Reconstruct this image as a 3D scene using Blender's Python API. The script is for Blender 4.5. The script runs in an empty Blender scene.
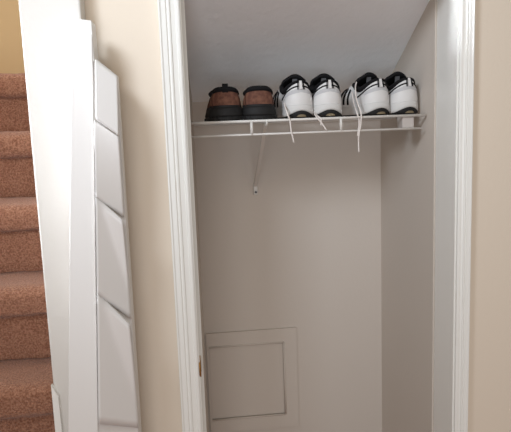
import bpy, bmesh, math, random
from mathutils import Vector, Matrix, noise
random.seed(7)
C = bpy.context.scene.collection
scn = bpy.context.scene
PI = math.pi
# ------------------------------------------------------------------ camera
EYE = 1.60
F = 600.0
YAW, PITCH, ROLL = math.radians(6.0), math.atan(0.15), math.radians(2.1)
ROT = Matrix.Rotation(-YAW, 3, 'Z') @ Matrix.Rotation(PI/2 - PITCH, 3, 'X') @ Matrix.Rotation(-ROLL, 3, 'Z')
def P(px, py, y):
    """point of the room seen at pixel px, py on the plane at distance y"""
    d = ROT @ Vector(((px-255.5)/F, -(py-216)/F, -1))
    k = y / d.y
    return Vector((d.x*k, y, EYE + d.z*k))
cam = bpy.data.cameras.new('camera'); camo = bpy.data.objects.new('camera', cam); C.objects.link(camo)
M4 = ROT.to_4x4(); M4.translation = Vector((0, 0, EYE)); camo.matrix_world = M4
cam.sensor_fit = 'HORIZONTAL'; cam.sensor_width = 36; cam.lens = F/511*36; cam.clip_start = .02
scn.camera = camo

# ------------------------------------------------------------------ materials
def lin(c): return tuple((v/255/12.92 if v/255 <= .04045 else ((v/255+.055)/1.055)**2.4) for v in c) + (1,)
def mat(name, rgb, rough=.6, spec=.5, bump=0, bscale=100, var=0, vscale=20, metal=0, rgb2=None, sheen=0, bdist=.002):
    m = bpy.data.materials.new(name); m.use_nodes = True
    nt = m.node_tree; b = nt.nodes['Principled BSDF']
    b.inputs['Base Color'].default_value = lin(rgb)
    b.inputs['Roughness'].default_value = rough
    b.inputs['Specular IOR Level'].default_value = spec
    b.inputs['Metallic'].default_value = metal
    if sheen: b.inputs['Sheen Weight'].default_value = sheen; b.inputs['Sheen Roughness'].default_value = .5
    tc = nt.nodes.new('ShaderNodeTexCoord')
    if var or rgb2:
        n = nt.nodes.new('ShaderNodeTexNoise'); n.inputs['Scale'].default_value = vscale; n.inputs['Detail'].default_value = 5
        nt.links.new(tc.outputs['Object'], n.inputs['Vector'])
        r = nt.nodes.new('ShaderNodeValToRGB')
        r.color_ramp.elements[0].position = .38; r.color_ramp.elements[1].position = .62
        c2 = rgb2 or tuple(max(0, v*(1-var)) for v in rgb)
        r.color_ramp.elements[0].color = lin(c2); r.color_ramp.elements[1].color = lin(rgb)
        nt.links.new(n.outputs['Fac'], r.inputs['Fac']); nt.links.new(r.outputs['Color'], b.inputs['Base Color'])
    if bump:
        n = nt.nodes.new('ShaderNodeTexNoise'); n.inputs['Scale'].default_value = bscale; n.inputs['Detail'].default_value = 4
        nt.links.new(tc.outputs['Object'], n.inputs['Vector'])
        bp = nt.nodes.new('ShaderNodeBump'); bp.inputs['Strength'].default_value = bump; bp.inputs['Distance'].default_value = bdist
        nt.links.new(n.outputs['Fac'], bp.inputs['Height']); nt.links.new(bp.outputs['Normal'], b.inputs['Normal'])
    return m
WALL = mat('cream_wall_paint', (226, 213, 196), .65, .3, .25, 90)
WALLW = mat('pale_wall_paint', (214, 210, 204), .9, .08, .15, 90)
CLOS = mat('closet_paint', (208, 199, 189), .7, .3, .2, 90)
CEIL = mat('textured_ceiling_paint', (242, 244, 246), .8, .2, .5, 38, bdist=.005)
GOLD = mat('golden_wall_paint', (220, 192, 148), .7, .2)
TRIM = mat('white_gloss_trim', (236, 235, 230), .3, .5, .12, 60)
RACK = mat('white_painted_wood', (224, 221, 218), .38, .45, .1, 60)
WIRE = mat('white_vinyl_wire', (212, 208, 202), .4, .5)
CARPET = mat('rust_carpet', (176, 128, 103), .95, .1, 1.0, 260, rgb2=(134, 88, 66), vscale=200, sheen=.25, bdist=.006)
FLOOR = mat('hall_floor_carpet', (170, 125, 98), .95, .1, .6, 260)
BRASS = mat('brass', (176, 128, 62), .3, .5, metal=.9)
DARK = mat('dark_recess', (30, 26, 22), .8)
BLK = mat('black_rubber', (26, 25, 25), .65, .3, .4, 220)
BLKF = mat('black_fabric', (22, 21, 23), .9, .2, .4, 400)
BRN = mat('brown_suede', (118, 82, 66), .85, .2, .5, 300, rgb2=(92, 60, 50), vscale=60)
BRD = mat('dark_brown_leather', (70, 44, 34), .6, .3, .3, 200)
WHT = mat('white_leather', (214, 212, 210), .45, .4, .15, 160)
MSH = mat('white_mesh', (190, 189, 190), .8, .2, .6, 500)
MID = mat('white_foam', (205, 203, 200), .6, .3)
GRY = mat('grey_fabric', (92, 92, 95), .8, .2)
LACE = mat('white_lace', (222, 214, 208), .85, .2)
GUM = mat('tan_rubber', (122, 108, 84), .6, .3)

# ------------------------------------------------------------------ mesh helpers
def obj(name, bm, m, parent=None, smooth=False, kind=None):
    bmesh.ops.recalc_face_normals(bm, faces=bm.faces[:])
    me = bpy.data.meshes.new(name); bm.to_mesh(me); bm.free()
    me.materials.append(m)
    if smooth:
        for p in me.polygons: p.use_smooth = True
    o = bpy.data.objects.new(name, me); C.objects.link(o)
    if parent: o.parent = parent
    if kind: o['kind'] = kind
    return o
def tag(o, label, cat, group=None):
    o['label'] = label; o['category'] = cat
    if group: o['group'] = group
    return o
def thing(name, label, cat, loc=(0, 0, 0), rz=0, group=None):
    o = bpy.data.objects.new(name, None); C.objects.link(o)
    o.location = loc; o.rotation_euler = (0, 0, rz); o.empty_display_size = .05
    return tag(o, label, cat, group)
def hexa(bm, pts):
    """eight corners: four front (counter clockwise) then four back"""
    v = [bm.verts.new(p) for p in pts]
    for f in ((0,1,2,3),(7,6,5,4),(0,4,5,1),(1,5,6,2),(2,6,7,3),(3,7,4,0)): bm.faces.new([v[i] for i in f])
def box(bm, x0, x1, y0, y1, z0, z1):
    hexa(bm, [(x0,y0,z0),(x1,y0,z0),(x1,y0,z1),(x0,y0,z1),(x0,y1,z0),(x1,y1,z0),(x1,y1,z1),(x0,y1,z1)])
def bev(bm, w, seg=2):
    bmesh.ops.bevel(bm, geom=bm.edges[:], offset=w, segments=seg, profile=.5, affect='EDGES')
def prism_z(bm, prof, z0, z1, flip=False):
    """profile of (x, y) points run from z0 to z1"""
    a = [bm.verts.new((x, y, z0)) for x, y in prof]; b = [bm.verts.new((x, y, z1)) for x, y in prof]
    n = len(prof)
    for i in range(n): bm.faces.new((a[i], a[(i+1) % n], b[(i+1) % n], b[i]))
    bm.faces.new(a[::-1]); bm.faces.new(b)
def prism_x(bm, prof, x0, x1):
    a = [bm.verts.new((x0, y, z)) for y, z in prof]; b = [bm.verts.new((x1, y, z)) for y, z in prof]
    n = len(prof)
    for i in range(n): bm.faces.new((a[i], a[(i+1) % n], b[(i+1) % n], b[i]))
    bm.faces.new(a[::-1]); bm.faces.new(b)
def tube(bm, pts, r, n=8, flat=1.0, closed=False):
    pts = [Vector(p) for p in pts]; rings = []; N = len(pts)
    up = None
    for i, p in enumerate(pts):
        if closed: t = pts[(i+1) % N] - pts[i-1]
        else: t = pts[min(i+1, N-1)] - pts[max(i-1, 0)]
        t.normalize()
        if up is None:
            up = Vector((0, 0, 1)) if abs(t.z) < .9 else Vector((0, 1, 0))
        s = t.cross(up).normalized(); up = s.cross(t).normalized()
        rr = r[i] if isinstance(r, (list, tuple)) else r
        rings.append([bm.verts.new(p + s*math.cos(a)*rr + up*math.sin(a)*rr*flat) for a in [2*PI*k/n for k in range(n)]])
    for i in range(N if closed else N-1):
        A, B = rings[i], rings[(i+1) % N]
        for k in range(n): bm.faces.new((A[k], A[(k+1) % n], B[(k+1) % n], B[k]))
    if not closed: bm.faces.new(rings[0][::-1]); bm.faces.new(rings[-1])
def spline(pts, n=8):
    pts = [Vector(p) for p in pts]; out = []
    for i in range(len(pts)-1):
        p0, p1, p2, p3 = pts[max(i-1, 0)], pts[i], pts[i+1], pts[min(i+2, len(pts)-1)]
        for k in range(n):
            t = k/n
            out.append(.5*((2*p1)+(p2-p0)*t+(2*p0-5*p1+4*p2-p3)*t*t+(3*p1-p0-3*p2+p3)*t**3))
    out.append(pts[-1]); return out

# ------------------------------------------------------------------ the setting
YF, YJ, YS, YB = 1.51, 1.64, 1.69, 2.12          # wall face, jamb back, shelf front, closet back
TOP = 2.75
xL = P(188.5, 150, YF).x                         # opening edges
xR = P(455.5, 150, YF).x
xWL = P(18, 0, 1.445).x                          # free end of the wall beside the stairs
xPil = P(80.5, 10, 1.445).x
DOORH = max(P(434, -5, YJ).z, P(188, -7, YJ).z)
def struct(name, bm, m, **k): return obj(name, bm, m, kind='structure', **k)
CW = .020
bm = bmesh.new(); box(bm, xPil-.02, xL-CW, YF, YJ-.005, 0, TOP); struct('wall_left', bm, WALL)
bm = bmesh.new(); box(bm, xR+CW, 2.6, YF, YJ-.005, 0, TOP); struct('wall_right', bm, WALL)
bm = bmesh.new(); box(bm, xL-CW, xR+CW, YF, YJ-.005, DOORH+CW, TOP); struct('wall_header', bm, WALL)
bm = bmesh.new(); box(bm, xWL, xPil, 1.445, 4.2, 0, TOP); bev(bm, .004); struct('wall_stair_side', bm, WALLW)
# closet shell
xCR = xR - .008
cLf, cLb = P(186, 100, YJ).x-.004, P(193.8, 100, YB).x
bm = bmesh.new(); hexa(bm, [(cLf-.1, YJ, 0), (cLf, YJ, 0), (cLf, YJ, TOP), (cLf-.1, YJ, TOP), (cLb-.1, YB+.1, 0), (cLb, YB+.1, 0), (cLb, YB+.1, TOP), (cLb-.1, YB+.1, TOP)])
struct('wall_closet_left', bm, CLOS)
bm = bmesh.new(); box(bm, xCR+.004, xCR+.1, YJ, YB+.1, 0, TOP); struct('wall_closet_right', bm, CLOS)
bm = bmesh.new(); box(bm, cLb-.1, xCR+.1, YB, YB+.1, 0, TOP); struct('wall_closet_back', bm, CLOS)
# sloped underside of the stairs, rising towards the door
z1 = P(385, 96, YB).z; z0 = DOORH+.001
sl = (z0-z1)/(YB-YJ)
bm = bmesh.new(); x0, x1 = cLf-.05, xCR+.05
hexa(bm, [(x0, YJ, z0), (x1, YJ, z0), (x1, YJ, z0+.35), (x0, YJ, z0+.35), (x0, YB+.05, z1-.05*sl), (x1, YB+.05, z1-.05*sl), (x1, YB+.05, z0+.35), (x0, YB+.05, z0+.35)])
struct('ceiling_closet', bm, CEIL)
bm = bmesh.new(); box(bm, -3, 2.6, -3, 4.3, -.05, 0); struct('floor', bm, FLOOR)
bm = bmesh.new(); box(bm, -3, xWL, 3.1, 3.2, 0, 3.6); struct('wall_stair_landing', bm, GOLD)

# casing: a stepped moulding on the wall around the opening
def casing_profile(xi, s, w):
    """xi inner edge, s -1 left / +1 right; (offset from the edge, projection)"""
    pr = [(0, 0), (0, .010), (.003, .012), (.10*w+.003, .0125), (.13*w+.003, .009), (.42*w, .012), (.46*w, .0155), (.52*w, .0165), (.60*w, .0145), (.66*w, .018), (.86*w, .019), (.93*w, .022), (.985*w, .022), (w, .019), (w, 0)]
    return [(xi + s*a, YF - b) for a, b in pr]
xLo = P(158.5, 20, YF-.02).x
bm = bmesh.new(); prism_z(bm, casing_profile(xL-.004, -1, xL-.004-xLo), 0, DOORH+.004); struct('trim_1', bm, TRIM)
xRo = P(474, 60, YF-.02).x
bm = bmesh.new(); prism_z(bm, casing_profile(xR+.004, 1, xRo-xR-.004), 0, DOORH+.004); struct('trim_2', bm, TRIM)
bm = bmesh.new(); box(bm, xLo, xRo, YF-.022, YF, DOORH+.0045, DOORH+.075); bev(bm, .004); struct('trim_3', bm, TRIM)
# jambs with their stops
def jamb(x, s):
    pr = [(x, YF-.001), (x, YF+.045), (x+s*.009, YF+.047), (x+s*.009, YJ-.012), (x+s*.0, YJ-.010), (x, YJ), (x-s*CW, YJ), (x-s*CW, YF-.001)]
    return pr
bm = bmesh.new(); prism_z(bm, jamb(xL, 1), 0, DOORH+.02)
struct('trim_4', bm, TRIM)
bm = bmesh.new(); prism_z(bm, [(xR, YF-.001), (xR, YJ-.004), (xR+.004, YJ), (xR+CW, YJ), (xR+CW, YF-.001)], 0, DOORH+.02)
struct('trim_5', bm, TRIM)
bm = bmesh.new(); box(bm, xL, xR, YF, YJ, DOORH, DOORH+.02); struct('trim_6', bm, TRIM)
# skirting on the wall beside the stairs
a = P(53, 384, 1.44)
bm = bmesh.new(); hexa(bm, [(xWL-.002, 1.433, 0), (xWL+.03, 1.433, 0), (xWL+.012, 1.433, a.z-.03), (xWL-.002, 1.433, a.z), (xWL-.002, 1.446, 0), (xWL+.03, 1.446, 0), (xWL+.012, 1.446, a.z-.03), (xWL-.002, 1.446, a.z)])
struct('baseboard_stair', bm, TRIM)
bm = bmesh.new(); box(bm, xRo+.001, 2.6, YF-.014, YF, 0, .09); bev(bm, .003); struct('baseboard_right', bm, TRIM)
# brass strike plate let into the left jamb edge
sp = thing('strike_plate', 'small brass latch plate set into the white left door jamb', 'strike plate', P(190, 370, YF+.02))
c = P(203, 369, YF)
sp.location = (xL, YF+.022, c.z); sp.scale = (.8, 1, .8)
bm = bmesh.new()
box(bm, -.0015, .0035, -.020, .018, -.028, .028); bev(bm, .001)
obj('plate', bm, BRASS, sp)
bm = bmesh.new(); box(bm, .003, .0042, -.010, .010, -.014, .014); bev(bm, .0004); obj('latch_hole', bm, DARK, sp)
bm = bmesh.new(); tube(bm, [(-.0005, -.020, -.026), (-.0005, -.0235, -.018), (-.0005, -.025, 0), (-.0005, -.0235, .018), (-.0005, -.020, .026)], .0024, 8); obj('lip', bm, BRASS, sp, True)

# ------------------------------------------------------------------ carpeted stairs
st = thing('staircase', 'rust brown carpeted staircase rising beside the white wall end', 'stairs', (xWL-.5, 1.2, 0))
h, r, D0 = .210, .172, 2.18
ZT0 = P(25, 131.5, D0).z
for k in range(-1, 8):
    zt = ZT0 - h*(k)                 # tread k runs back to its crease
    yc = D0 - r*k
    yn = yc - r - .03                # nose
    if k == -1:
        yc = 3.085; yn = D0 - .028; zt = P(10, 72.5, D0-.02).z
    T = .083; rr = .03
    pr = [(yc, zt-.19 if k == -1 else zt-.28), (yc, zt)]
    for j in range(9):
        a = PI/2 + j*PI/2/8
        pr.append((yn+.042+.042*math.cos(a), zt-rr+rr*math.sin(a) - .0))
    for j in range(7):
        a = PI + j*PI/2/6
        pr.append((yn+.022+.022*math.cos(a), zt-T+.018+.018*math.sin(a)))
    pr.append((yn+.03, zt-T-.002)); pr.append((yn+.03, zt-h-.002)); pr.append((yn+.03, zt-.28))
    bm = bmesh.new()
    xs = [xWL-1.0 + (.998)*i/60 for i in range(61)]
    rows = []
    # refine the profile so the pile can undulate
    fine = []
    for i in range(len(pr)-1):
        a, b = Vector(pr[i]), Vector(pr[i+1]); n = max(1, int((b-a).length/.014))
        for q in range(n): fine.append(a.lerp(b, q/n))
    fine.append(Vector(pr[-1]))
    for x in xs:
        row = []
        for p in fine:
            v = Vector((x, p.x, p.y)); d = noise.noise_vector(v*34)*.0028 + noise.noise_vector(v*9)*.002
            row.append(bm.verts.new(v+Vector((0, d.y, d.z))))
        rows.append(row)
    for i in range(len(rows)-1):
        for j in range(len(fine)-1): bm.faces.new((rows[i][j], rows[i+1][j], rows[i+1][j+1], rows[i][j+1]))
    bm.faces.new(rows[0]); bm.faces.new(rows[-1][::-1])
    for i in range(len(rows)-1): bm.faces.new((rows[i][0], rows[i+1][0], rows[i+1][-1], rows[i][-1]))
    for v in bm.verts: v.co -= st.location
    obj('step', bm, CARPET, st, True)

# ------------------------------------------------------------------ white rack leaning at the wall corner
def dep(py): return 1.385 - .075*(py-19)/413
def rp(px, py, off=0): return P(px, py, dep(py)+off)
BACK = 1.442
rk = thing('leaning_rack', 'tall narrow white wooden rack with slanted overlapping boards, left of closet doorway', 'rack', (P(100, 432, BACK).x, 1.4, 0))
def ext(a, b, z):                      # follow edge a > b down to height z
    return b + (b-a)*((z-b.z)/(b.z-a.z))
def plank(name, pts, offs, thick=None, m=RACK, bevel=.002, parent=rk, kind=None, floor_it=False):
    f = [rp(px, py, o) for (px, py), o in zip(pts, offs)]   # tl, tr, br, bl
    if floor_it:
        f[2], f[3] = ext(f[1], f[2], .0), ext(f[0], f[3], .0)
    b = [Vector((p.x, BACK if thick is None else p.y+thick, p.z)) for p in f]
    bm = bmesh.new(); hexa(bm, [f[3], f[2], f[1], f[0], b[3], b[2], b[1], b[0]])
    if bevel: bev(bm, bevel, 2)
    for v in bm.verts: v.co -= rk.location
    return obj(name, bm, m, parent)
GO = .040
plank('top_block', [(80.5, 19), (91.5, 20.5), (94.5, 62), (80.5, 60)], [.0]*4)
plank('front_board', [(71, 33.5), (92.2, 34), (98, 430), (68, 430)], [-.004]*4, floor_it=True)
plank('side_board', [(93, 56.5), (117.5, 76), (138.5, 430), (98.2, 430)], [.002, .042, .060, .002], floor_it=True)
def tier(pts, offs, curve=None, n=14):
    """a slanted board: tl, tr, br, bl with depth offsets; curve(u, v) adds depth"""
    f = [rp(px, py, o) for (px, py), o in zip(pts, offs)]
    bm = bmesh.new(); G = []
    for i in range(n+1):
        v = i/n; row = []
        for j in range(n+1):
            u = j/n
            p = f[0].lerp(f[1], u).lerp(f[3].lerp(f[2], u), v)
            if curve: p = p + Vector((0, curve(u, v), 0))
            row.append(p)
        G.append(row)
    fr = [[bm.verts.new(p) for p in row] for row in G]
    bk = [[bm.verts.new(p+Vector((0, .007, 0))) for p in row] for row in G]
    for i in range(n):
        for j in range(n):
            bm.faces.new((fr[i][j], fr[i+1][j], fr[i+1][j+1], fr[i][j+1])); bm.faces.new((bk[i][j], bk[i][j+1], bk[i+1][j+1], bk[i+1][j]))
        bm.faces.new((fr[0][i], fr[0][i+1], bk[0][i+1], bk[0][i])); bm.faces.new((fr[n][i], bk[n][i], bk[n][i+1], fr[n][i+1]))
        bm.faces.new((fr[i][0], bk[i][0], bk[i+1][0], fr[i+1][0])); bm.faces.new((fr[i][n], fr[i+1][n], bk[i+1][n], bk[i][n]))
    for v in bm.verts: v.co -= rk.location
    o = obj('slanted_board', bm, RACK, rk)
    for p in o.data.polygons: p.use_smooth = abs(p.normal.y) > .3
    return o
tier([(94.8, 59.5), (117, 76.5), (118.5, 135.5), (95.8, 119)], [-.004, .008, -.008, -.016])
def wedge(amt, w=.9):
    def f(u, v):
        # the board bellies forward towards its upper right corner
        d = u - .12 - v*w*1.35
        return -amt*max(0, d)**1.15
    return f
tier([(93.9, 120.5), (118.5, 137), (124, 217.5), (95.5, 197)], [-.008, -.002, .036, -.008], wedge(.0))
tier([(95.5, 197.2), (124, 217.7), (131, 319), (97, 294)], [-.008, .036, .046, -.008], wedge(.040))
tier([(97, 294.2), (131, 319.2), (138.6, 428), (98.3, 424)], [-.008, .046, .052, -.008], wedge(.045))

# ------------------------------------------------------------------ access panel on the closet back wall
ap = thing('access_panel', 'flush cream painted access panel low on the closet back wall', 'access panel', (0, YB, .6))
o1, o2 = P(190, 335.5, YB), P(296, 326, YB)
q0 = P(296, 432, YB)
x0, x1 = cLb+.001, o2.x; zt = (P(206, 334, YB).z + P(290, 326.5, YB).z)/2; zb = P(250, 434, YB).z
wI = (P(296, 360, YB).x-P(283, 360, YB).x); hI = .052
zbi = P(250, 416, YB).z; zb = zbi-.052
bm = bmesh.new()
for (a, b, c_, d) in ((x0, x1, zt-hI, zt), (x0, x1, zb, zbi)): box(bm, a, b, YB-.009, YB, c_, d)
box(bm, x0, x0+.008, YB-.009, YB, zbi, zt-hI); box(bm, x1-wI, x1, YB-.009, YB, zbi, zt-hI)
bmesh.ops.remove_doubles(bm, verts=bm.verts[:], dist=.0001)
for v in bm.verts: v.co -= ap.location
obj('frame', bm, CLOS, ap)
bm = bmesh.new()
for (a, b) in (((x0+.008, zbi), (x1-wI, zbi)), ((x1-wI, zbi), (x1-wI, zt-hI)), ((x1-wI, zt-hI), (x0+.008, zt-hI))):
    tube(bm, [(a[0], YB-.009, a[1]), (b[0], YB-.009, b[1])], .0035, 6)
for v in bm.verts: v.co -= ap.location
obj('bead', bm, CLOS, ap, True)
bm = bmesh.new(); box(bm, x0+.009, x1-wI-.004, YB-.004, YB, zbi+.004, zt-hI-.004)
for v in bm.verts: v.co -= ap.location
obj('panel', bm, CLOS, ap)

# ------------------------------------------------------------------ wire shelf
zs = P(300, 119.5, YS).z
sx0 = cLf+.012; sx1 = xCR-.002
sh = thing('wire_shelf', 'white wire closet shelf holding three pairs of shoes', 'shelf', (0, YS, zs))
def rail(name, a, b, rad, parent=sh, n=10):
    bm = bmesh.new(); tube(bm, [Vector(a)-parent.location, Vector(b)-parent.location], rad, n); return obj(name, bm, WIRE, parent, True)
RR = .0040
rail('front_rail', (sx0, YS, zs), (sx1, YS, zs), RR)
zlo = P(300, 132.8, YS).z
rail('lower_rail', (sx0, YS-.002, zlo), (sx1-.012, YS-.002, zlo), RR*.8)
for yy in (YS+.12, YS+.24, YB-.012): rail('cross_wire', (sx0+.014, yy, zs-.005), (sx1, yy, zs-.005), .0025)
bm = bmesh.new(); x = sx0+.02
while x < sx1-.004:
    tube(bm, [(x, YS-.001, zs+.002-zs+zs), (x, YB-.008, zs+.0005)], .0013, 6); x += .0254
for v in bm.verts: v.co -= sh.location
obj('deck_wires', bm, WIRE, sh, True)
for px in (251.5, 341):
    xx = P(px, 126, YS).x; rail('lip_post', (xx, YS, zs), (xx, YS-.002, zlo), .0042)
# moulded end bracket at the right wall and clip at the left wall
WIR2 = mat('shaded_white_plastic', (186, 178, 172), .6)  # white plastic with the shade under the shelf put into its colour
eb = obj('end_bracket', (lambda b: (box(b, P(403, 124, YS).x, P(414.5, 124, YS).x, YS+.004, YS+.05, zlo-.004, zs-.002), bev(b, .002), b)[2])(bmesh.new()), WIR2, sh)
eb.data.transform(Matrix.Translation(-sh.location))
b = bmesh.new(); box(b, sx0-.010, sx0+.002, YS-.007, YS+.009, zs-.008, zs+.007); bev(b, .002)
b2 = obj('wall_clip', b, WIRE, sh); b2.data.transform(Matrix.Translation(-sh.location))
# diagonal support bracket
top = P(266, 124, YS+.012); bot = P(255.5, 187, YB-.012)
br = thing('shelf_bracket', 'white diagonal brace under the middle of the wire shelf', 'bracket', (bot.x, YB, bot.z))
bm = bmesh.new()
d = (top-bot).normalized(); s = Vector((1, 0, 0)); n_ = d.cross(s).normalized()
w = .0055
pr = [(-w, 0), (w, 0), (w, .008), (w*.5, .008), (w*.5, .003), (-w*.5, .003), (-w*.5, .008), (-w, .008)]
e0 = [bm.verts.new(bot + s*a + n_*b_ - br.location) for a, b_ in pr]; e1 = [bm.verts.new(top + s*a + n_*b_ - br.location) for a, b_ in pr]
for i in range(8): bm.faces.new((e0[i], e0[(i+1) % 8], e1[(i+1) % 8], e1[i]))
bm.faces.new(e0[::-1]); bm.faces.new(e1)
obj('brace', bm, WIRE, br)
bm = bmesh.new(); box(bm, -.0075, .0075, -.016, -.001, -.028, .012); bev(bm, .0025)
pl = obj('foot_plate', bm, WIRE, br)
bm = bmesh.new(); tube(bm, [(0, -.019, -.018), (0, -.015, -.018)], .004, 12); obj('screw', bm, GRY, pl, True)
bm = bmesh.new(); tp = top-br.location
tube(bm, spline([tp+Vector((0, .0, -.006)), tp+Vector((0, -.012, -.004)), tp+Vector((0, -.020, .002)), tp+Vector((0, -.012, .0055))], 5), .003, 8); obj('hook', bm, WIRE, br, True)

# ------------------------------------------------------------------ shoes (heel at y = 0, toe towards +y)
def outline(t, L, HW, FW, side):
    """t 0..1 around: 0 heel centre, .5 toe; returns x, y"""
    s = 1 if t <= .5 else -1
    q = t*2 if t <= .5 else (1-t)*2           # 0 heel > 1 toe
    # arc with rounded ends
    y = L*(.5-.5*math.cos(PI*q))
    v = y/L
    # width law
    ends = min(1, (v/.13)) ; e2 = min(1, (1-v)/.22)
    heel = math.sqrt(max(0, 1-(1-ends)**2)); toe = math.sqrt(max(0, 1-(1-e2)**2))
    m = v*v*(3-2*v)
    wid = HW*(1-m)+FW*m - .006*math.exp(-((v-.38)/.13)**2)
    wid *= (heel if v < .5 else toe)
    cx = side*.010*m - side*.004*math.exp(-((v-.4)/.2)**2)
    return s*wid + cx, y
def sample_opening(t, p):
    s = 1 if t <= .5 else -1
    q = t*2 if t <= .5 else (1-t)*2
    ye = p['oy0'] + (p['oy1']-p['oy0'])*(.5-.5*math.cos(PI*q))
    v = (ye-p['oy0'])/(p['oy1']-p['oy0'])
    # ankle oval then narrow throat
    a = max(0, 1-(2*min(v/.85, 1)-1)**2)**p.get('sq', .5) if v < .425 else 1
    wid = p['ow']*a if v < .425 else p['ow']*(1-.62*((v-.425)/.575)**.8)
    if v > .9: wid *= math.sqrt(max(0, 1-((v-.9)/.1)**2))
    z = p['zh']*(1) - p['dip']*math.sin(PI*min(1, v/.62))**1.2
    if v > .5: z = z + (p['zt']-z)*((v-.5)/.5)**1.0
    return s*wid + p['side']*.006*v, ye, z
def surf(t, u, p, off=0):
    ox, oy = outline(t, p['L'], p['HW'], p['FW'], p['side'])
    ox *= .965; oy = .5*p['L'] + (oy-.5*p['L'])*.975
    zb_ = p['zs']
    cx, cy, cz = sample_opening(t, p)
    A = Vector((ox, oy, zb_)); D = Vector((cx, cy, cz))
    q = t*2 if t <= .5 else (1-t)*2
    bul = 1 + p.get('bulge', .05)*(1-q)
    B = Vector((ox*bul, oy + (-.006*(1-q)*(q < .3)), zb_ + (cz-zb_)*(.45)))
    k = .78 if q < .5 else .78 - .45*(q-.5)*2
    Cc = Vector((cx+(ox-cx)*p.get('full', .55), cy+(oy-cy)*.45, zb_+(cz-zb_)*(.80+ .18*(q > .5)*(q-.5)*2)))
    w0, w1, w2, w3 = (1-u)**3, 3*u*(1-u)**2, 3*u*u*(1-u), u**3
    r_ = A*w0 + B*w1 + Cc*w2 + D*w3
    if off:
        e = .004
        t2 = (t+e) % 1; du = (surf(t, min(1, u+.02), p)-surf(t, max(0, u-.02), p)); dt = surf(t2, u, p)-surf((t-e) % 1, u, p)
        nn = dt.cross(du)
        if nn.length > 1e-9: r_ = r_ + nn.normalized()*off
    return r_
def patch(bm, p, tu, off, thick=0):
    """grid of (t, u) rows laid on the upper at the offset"""
    rows = [[bm.verts.new(surf(t % 1, u, p, off)) for t, u in row] for row in tu]
    for i in range(len(rows)-1):
        for j in range(len(rows[0])-1): bm.faces.new((rows[i][j], rows[i][j+1], rows[i+1][j+1], rows[i+1][j]))
def strip(bm, p, line, w, off):
    """a band of width w following (t, u) points on the upper"""
    pts = [surf(t % 1, u, p, off) for t, u in line]; L_, R_ = [], []
    for i, c_ in enumerate(pts):
        tg = (pts[min(i+1, len(pts)-1)]-pts[max(i-1, 0)]).normalized()
        t, u = line[i]; inn = surf(t % 1, u, p, off+.002)-surf(t % 1, u, p, off)
        n_ = inn.normalized() if inn.length > 1e-9 else Vector((0, -1, 0))
        s_ = tg.cross(n_).normalized()
        a = [c_+s_*w/2-n_*.002, c_+s_*w/2+n_*.0006, c_-s_*w/2+n_*.0006, c_-s_*w/2-n_*.002]
        L_.append([bm.verts.new(x) for x in a])
    for i in range(len(L_)-1):
        for k in range(4): bm.faces.new((L_[i][k], L_[i][(k+1) % 4], L_[i+1][(k+1) % 4], L_[i+1][k]))
    bm.faces.new(L_[0][::-1]); bm.faces.new(L_[-1])
NT, NU = 72, 12
def sole_part(name, p, zlow, zhigh, grow0, grow1, m, root, arch=None):
    """band around the outline: zlow(t), zhigh(t) callables"""
    bm = bmesh.new(); rings = []
    def ring(zf, g):
        out = []
        for i in range(NT):
            t = i/NT; x, y = outline(t, p['L'], p['HW'], p['FW'], p['side'])
            yc = p['L']/2
            out.append(bm.verts.new((x*g, yc+(y-yc)*(1+(g-1)*.35), zf(t))))
        return out
    rings.append(ring(zlow, grow0*.97)); rings.append(ring(lambda t: zlow(t)*.75+zhigh(t)*.25, grow0)); rings.append(ring(lambda t: zlow(t)*.25+zhigh(t)*.75, grow1)); rings.append(ring(zhigh, grow1*.97))
    for a, b in zip(rings, rings[1:]):
        for i in range(NT): bm.faces.new((a[i], a[(i+1) % NT], b[(i+1) % NT], b[i]))
    bm.faces.new(rings[0][::-1]); bm.faces.new(rings[-1])
    return obj(name, bm, m, root, True)
def qof(t): return t*2 if t <= .5 else (1-t)*2
def toe_up(t): q = qof(t); return .010*max(0, (q-.72)/.28)**2
def upper(p, m, root, name='upper'):
    bm = bmesh.new(); g = [[bm.verts.new(surf(i/NT, j/NU, p)) for i in range(NT)] for j in range(NU+1)]
    for v in g[0]: v.co.z -= .004
    inner = [bm.verts.new(v.co*1 + Vector((-.06*v.co.x, .0, -.012))) for v in g[-1]]
    lb = bmesh.new(); li = [lb.verts.new(v.co) for v in g[-1]]; l2 = [lb.verts.new(v.co) for v in inner]
    l3 = [lb.verts.new((v.co.x*.85, v.co.y*.96+.004, p['zs']+.006)) for v in inner]
    for a, b in ((li, l2), (l2, l3)):
        for i in range(NT): lb.faces.new((a[i], a[(i+1) % NT], b[(i+1) % NT], b[i]))
    lb.faces.new(l3); obj('lining', lb, BLKF, root, True)
    for v in inner: v.co = v.co + Vector((v.co.x*.08, 0, -.004))
    g.append(inner)
    base = [bm.verts.new((v.co.x*.95, v.co.y*.96+.004, p['zs']+.004)) for v in inner]; g.append(base)
    for a, b in zip(g, g[1:]):
        for i in range(NT): bm.faces.new((a[i], a[(i+1) % NT], b[(i+1) % NT], b[i]))
    bm.faces.new(base)
    return obj(name, bm, m, root, True)
def lin_t(a, b, n): return [a+(b-a)*i/n for i in range(n+1)]

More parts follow.
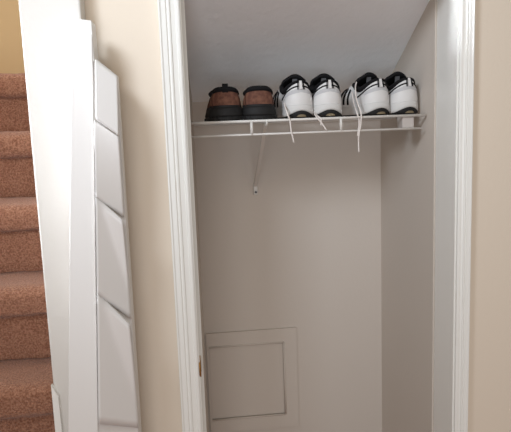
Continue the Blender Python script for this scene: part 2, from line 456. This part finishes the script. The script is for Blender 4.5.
def tongue(p, m, root, zup, lab=None, w=.026, lean=.0):
    bm = bmesh.new(); rows = []
    y1 = p['oy1']; n = 12
    for i in range(n+1):
        v = i/n
        y = y1-.004 - v*(y1-p['oy0']-.062)
        z = p['zt']-.004 + (zup-p['zt'])*v**1.2
        ww = (.012+(w-.012)*min(1, v*1.5))*(1-.35*max(0, (v-.85)/.15)**2)
        row = []
        for j in range(9):
            a = -1+2*j/8
            row.append((a*ww, y, z-.010*a*a))
        rows.append(row)
    nrm = .007
    A = [[bm.verts.new(c_) for c_ in row] for row in rows]; B = [[bm.verts.new((x, y-.006, z-nrm)) for x, y, z in row] for row in rows]
    for i in range(n):
        for j in range(8):
            bm.faces.new((A[i][j], A[i][j+1], A[i+1][j+1], A[i+1][j])); bm.faces.new((B[i][j], B[i+1][j], B[i+1][j+1], B[i][j+1]))
        bm.faces.new((A[i][0], A[i+1][0], B[i+1][0], B[i][0])); bm.faces.new((A[i][8], B[i][8], B[i+1][8], A[i+1][8]))
    for j in range(8): bm.faces.new((A[n][j], A[n][j+1], B[n][j+1], B[n][j])); bm.faces.new((A[0][j+1], A[0][j], B[0][j], B[0][j+1]))
    t_ = obj('tongue', bm, m, root, True)
    if lab:
        y, z = rows[n][4][1]-.0066, rows[n][4][2]
        # woven label on the face of the tongue that looks back over the heel
        i = n-2
        bm = bmesh.new(); y, z = rows[i][4][1]-.010, rows[i][4][2]-.006
        hexa(bm, [(-.007, y-.004, z-.012), (.007, y-.004, z-.012), (.007, y-.004, z+.004), (-.007, y-.004, z+.004), (-.007, y, z-.012), (.007, y, z-.012), (.007, y, z+.004), (-.007, y, z+.004)])
        obj('label', bm, lab, t_)
    return t_

def sneaker(side, loc, rz, label, group, sz=1.0):
    root = thing('sneaker', label, 'shoe', loc, rz, group)
    root.scale = (1.02, 1.0, 1.04); p = dict(L=.292, HW=.0425, FW=.045, side=side, zs=.026, oy0=.012, oy1=.172, ow=.034, zh=.100, dip=.024, zt=.070, bulge=.05, sq=.42, full=.66)
    def oz(t):
        q = qof(t)
        return .006 + .017*(math.cos(PI/2*min(1, q/.23))**2) + toe_up(t)
    sole_part('outsole', p, lambda t: toe_up(t)+ .0, oz, .90, .99, BLK, root)
    sole_part('midsole', p, lambda t: oz(t)-.002, lambda t: .034+.004*max(0, 1-qof(t)/.3)+toe_up(t)*1.2, 1.0, .985, MID, root)
    # tan cushion showing in the heel of the outsole
    bm = bmesh.new(); A = []
    for i in range(13):
        a = (i-6)/6; x = a*.013; y = -.0012+.0065*(a*a)*.55
        A.append(((x, y, .004), (x, y, .004+.006*math.sqrt(max(0, 1-a*a))+.0005)))
    vs = [[bm.verts.new(c_) for c_ in pr] for pr in A]; vb = [[bm.verts.new((c_[0], c_[1]+.012, c_[2])) for c_ in pr] for pr in A]
    for i in range(12):
        bm.faces.new((vs[i][0], vs[i+1][0], vs[i+1][1], vs[i][1])); bm.faces.new((vb[i][0], vb[i][1], vb[i+1][1], vb[i+1][0]))
        bm.faces.new((vs[i][1], vs[i+1][1], vb[i+1][1], vb[i][1])); bm.faces.new((vs[i][0], vb[i][0], vb[i+1][0], vs[i+1][0]))
    bm.faces.new((vs[0][0], vs[0][1], vb[0][1], vb[0][0])); bm.faces.new((vs[12][0], vb[12][0], vb[12][1], vs[12][1]))
    obj('heel_cushion', bm, GUM, root)
    upper(p, WHT, root)
    # black padded collar
    bm = bmesh.new()
    ts = [(.27*2*(i/40)-.27) for i in range(41)]
    pts = []
    for t in ts: pts.append(surf(t % 1, .975, p))
    tube(bm, pts, [.0035+.0045*min(1, abs(t)/.13)**2 for t in ts], 10)
    obj('collar', bm, BLKF, root, True)
    bm = bmesh.new()
    patch(bm, p, [[(t, .93+.07*k/3-.10*(abs(t)/.16)**2*(1-k/3)) for t in lin_t(-.16, .16, 24)] for k in range(4)], .0016)
    # lower edge arches over the heel
    obj('collar_lining', bm, BLKF, root, True)
    # black piping arcs sweeping down from the heel tab to the sides
    for s in (-1, 1):
        bm = bmesh.new(); strip(bm, p, [(s*(.012+.17*i/16), .74-.30*(i/16)**1.6) for i in range(17)], .0032, .0016)
        obj('piping', bm, BLKF, root)
    # mesh quarter panels on the heel
    bm = bmesh.new(); patch(bm, p, [[(t, .50+.17*k/4*(1-abs(t)/.14*.3)-.12*abs(t)/.13) for t in lin_t(-.11, .11, 24)] for k in range(5)], .0008)
    obj('heel_panel', bm, MSH, root, True)
    # white pull loop with black edges
    hl = None
    for (dt, m, w, nm) in ((0, WHT, .0075, 'pull_loop'),):
        bm = bmesh.new(); strip(bm, p, [(0.0, .60+.40*i/8) for i in range(9)], w, .0038); hl = obj(nm, bm, m, root)
        top_ = surf(0, .99, p)
        bm = bmesh.new()
    for s in (-1, 1):
        bm = bmesh.new(); strip(bm, p, [(s*.0185 % 1 if False else s*.0185, .60+.40*i/8) for i in range(9)], .0030, .0038); obj('loop_edge', bm, BLKF, hl)
    # side stripes
    for s in (-1, 1):
        for k in range(3):
            bm = bmesh.new(); strip(bm, p, [(s*(.235+.022*k+.02*i/8), .12+.62*i/8) for i in range(9)], .007, .0012); obj('side_stripe', bm, BLKF, root)
    # toe cap overlay
    bm = bmesh.new(); patch(bm, p, [[(t, u) for t in lin_t(.40, .60, 20)] for u in (.02, .15, .3, .42)], .0012); obj('toe_cap', bm, WHT, root, True)
    tongue(p, BLKF, root, .128, GRY, w=.036)
    # crossing laces
    for k in range(5):
        t1 = .30+.028*k
        a, b_ = surf(t1, .93, p, .003), surf(1-t1, .93, p, .003); mid = (a+b_)/2+Vector((0, -.006, .008))
        bm = bmesh.new(); tube(bm, spline([a, mid, b_], 6), .0028, 6, .5); obj('lace', bm, LACE, root, True)
    return root

def brown_shoe(side, loc, rz, label, group, tab=True):
    root = thing('leather_shoe', label, 'shoe', loc, rz, group)
    p = dict(L=.285, HW=.049, FW=.046, side=side, zs=.030, oy0=.014, oy1=.150, ow=.0385, zh=.089, dip=.012, zt=.066, bulge=.01, sq=.3, full=.75)
    root.scale = (.96, 1, 1)
    sole_part('outsole', p, lambda t: toe_up(t), lambda t: .012+toe_up(t), 1.09, 1.10, BLK, root)
    sole_part('midsole', p, lambda t: .011+toe_up(t), lambda t: .038+toe_up(t)*.8, 1.09, 1.02, BLK, root)
    # tread lugs around the heel and sides
    bm = bmesh.new()
    for i in range(NT):
        if i % 2: continue
        t = i/NT; x, y = outline(t, p['L'], p['HW'], p['FW'], side); x2, y2 = outline((i+1)/NT, p['L'], p['HW'], p['FW'], side)
        yc = p['L']/2; x *= 1.10; x2 *= 1.10; y = yc+(y-yc)*1.04; y2 = yc+(y2-yc)*1.04
        c_ = Vector(((x+x2)/2, (y+y2)/2, .006+toe_up(t))); d_ = Vector((x2-x, y2-y, 0)); l_ = d_.length
        if l_ < 1e-5: continue
        d_.normalize(); n_ = Vector((d_.y, -d_.x, 0))
        q = []
        for (a, b_) in ((-1, -1), (1, -1), (1, 1), (-1, 1)):
            q.append((c_ + d_*a*l_*.42 + n_*b_*.0018))
        hexa(bm, [Vector((v.x, v.y, .0008+toe_up(t))) for v in q] + [Vector((v.x, v.y, .011+toe_up(t))) for v in q])
    obj('tread_lugs', bm, BLK, root)
    upper(p, BRN, root)
    bm = bmesh.new(); ts = [(.30*2*(i/40)-.30) for i in range(41)]
    tube(bm, [surf(t % 1, .97, p) for t in ts], [.0075]*41, 10); obj('collar', bm, BLKF, root, True)
    bm = bmesh.new(); patch(bm, p, [[(t, .80+.2*k/3 - .10*(abs(t)/.2)**1.5) for t in lin_t(-.2, .2, 30)] for k in range(4)], .0016); obj('collar_band', bm, BLKF, root, True)
    # dark rand above the sole and vertical seam at the heel
    bm = bmesh.new(); patch(bm, p, [[(t, .02+.16*k/3) for t in lin_t(-.499, .499, 90)] for k in range(4)], .0012); obj('rand', bm, BLK, root, True)
    for s in (-1, 1):
        bm = bmesh.new(); strip(bm, p, [(s*.075+s*.02*i/8, .12+.66*i/8) for i in range(9)], .0022, .0010); obj('seam', bm, BRD, root)
    bm = bmesh.new(); patch(bm, p, [[(t, u) for t in lin_t(.40, .60, 20)] for u in (.05, .2, .35, .48)], .0012); obj('toe_cap', bm, BRD, root, True)
    if tab:
        tp_ = surf(0, 1, p); bm = bmesh.new(); w = .0085
        path = spline([tp_+Vector((0, -.004, -.012)), tp_+Vector((0, -.006, .006)), tp_+Vector((0, -.001, .0145)), tp_+Vector((0, .006, .006)), tp_+Vector((0, .006, -.01))], 5)
        a = [[bm.verts.new(q+Vector((s*w, 0, 0))) for s in (-1, 1)] for q in path]; b_ = [[bm.verts.new(q+Vector((s*w, .0, 0))+Vector((0, .0022, -.0015))) for s in (-1, 1)] for q in path]
        for i in range(len(path)-1):
            bm.faces.new((a[i][0], a[i][1], a[i+1][1], a[i+1][0])); bm.faces.new((b_[i][0], b_[i+1][0], b_[i+1][1], b_[i][1]))
            for s in (0, 1): bm.faces.new((a[i][s], b_[i][s], b_[i+1][s], a[i+1][s]))
        obj('pull_tab', bm, BLKF, root)
    tongue(p, BLKF, root, .086, None, w=.024)
    for k in range(4):
        t1 = .31+.03*k
        a, b_ = surf(t1, .93, p, .003), surf(1-t1, .93, p, .003); mid = (a+b_)/2+Vector((0, -.005, .007))
        bm = bmesh.new(); tube(bm, spline([a, mid, b_], 6), .0026, 6, .6); obj('lace', bm, BRD, root, True)
    return root
ZT = zs + RR - .0005
def at(px, dy=.004): return Vector((P(px, 118, YS+dy).x, YS+dy, ZT))
g1, g2, g3 = 'brown shoes on the wire shelf', 'middle pair of white sneakers on the wire shelf', 'right pair of white sneakers on the wire shelf'
brown_shoe(-1, at(226.5, .012), math.radians(-1), 'brown suede shoe with a black pull tab, leftmost on the wire shelf', g1, True)
brown_shoe(1, at(260, .012), math.radians(-2), 'brown suede shoe without a tab, between its mate and the white sneakers', g1, False)
A_ = sneaker(-1, at(302, .012), math.radians(4), 'white sneaker next to the brown shoes, one long lace hanging over the shelf edge', g2)
B_ = sneaker(1, at(331, .012), math.radians(2), 'white sneaker in the middle pair with a short lace loop over the shelf edge', g2)
C_ = sneaker(-1, at(382, .022), math.radians(13), 'white sneaker turned left with two long laces hanging far below the shelf', g3)
D_ = sneaker(1, at(410.5, .022), math.radians(11), 'white sneaker at the right end of the shelf beside the closet wall', g3)
def hang(root, pts, rad=.0022):
    bpy.context.view_layer.update()
    inv = root.matrix_world.inverted()
    q = [inv @ P(*c_) for c_ in pts]
    bm = bmesh.new(); tube(bm, spline(q, 6), rad, 7); obj('loose_lace', bm, LACE, root, True)
YH = YS-.008
hang(A_, [(285.5, 98, YS+.10), (284.2, 103, YS+.05), (285.5, 108, YS+.01), (287.5, 114, YH), (290, 121, YH), (291.2, 131, YH), (294, 142.5, YH)])
hang(B_, [(314, 111, YS+.05), (315.5, 115.5, YS+.006), (318, 119, YH), (322, 123.5, YH), (326.5, 130.5, YH)])
hang(B_, [(314, 112, YS+.055), (317.5, 116, YS+.006), (321, 119, YH), (320.8, 125, YH)])
hang(C_, [(361, 76, YS+.14), (356.2, 83, YS+.09), (355.5, 92, YS+.05), (357.5, 103, YS+.02), (361, 113, YH), (360.8, 124, YH), (358.6, 137, YH), (358.8, 152, YH)])
hang(C_, [(352, 92, YS+.10), (354, 104, YS+.05), (357, 113, YH), (359.2, 122, YH), (357.6, 136, YH)])

# ------------------------------------------------------------------ light
def area(name, loc, target, size, power, col, size_y=None, spread=PI):
    l = bpy.data.lights.new(name, 'AREA'); l.energy = power; l.color = col; l.size = size
    if size_y: l.shape = 'RECTANGLE'; l.size_y = size_y
    l.spread = spread
    o = bpy.data.objects.new(name, l); C.objects.link(o); o.location = loc
    o.rotation_euler = (Vector(target)-Vector(loc)).to_track_quat('-Z', 'Y').to_euler()
    return o
area('window_light', (-.75, .25, 2.5), (.12, 1.5, 1.93),   .4, 4.4, (.80, .89, 1.0), .4, spread=math.radians(80))
area('jamb_graze_light', (-2.7, 1.2, 1.85), (.7, 1.56, 1.62), .16, 3.8, (.88, .93, 1.0), .5, spread=math.radians(26))  # added grazing light from an unseen source, whitens the right jamb
area('closet_fill_light', (-.3, -2.4, 1.15), (.2, 1.8, 1.7), 1.5, 34, (.88, .93, 1.0), 1.3)  # added fill behind the camera, stands in for floor bounce onto the closet ceiling
area('warm_fill_light', (-.4, -.6, 2.6), (.2, 1.6, 1.2), .6, 5, (1, .84, .66))  # added warm fill, kept left so right-facing sides stay dim
area('stair_fill_light', (-1.0, 1.9, 3.0), (-.8, 1.9, 1.2), .5, 11, (1, .9, .78))  # added overhead fill, makes the treads lighter than the risers
w = bpy.data.worlds.new('world'); scn.world = w; w.use_nodes = True
w.node_tree.nodes['Background'].inputs[0].default_value = (1.0, .94, .86, 1); w.node_tree.nodes['Background'].inputs[1].default_value = .42
scn.view_settings.view_transform = 'Standard'; scn.view_settings.look = 'None'
scn.view_settings.exposure = 0; scn.view_settings.gamma = 1
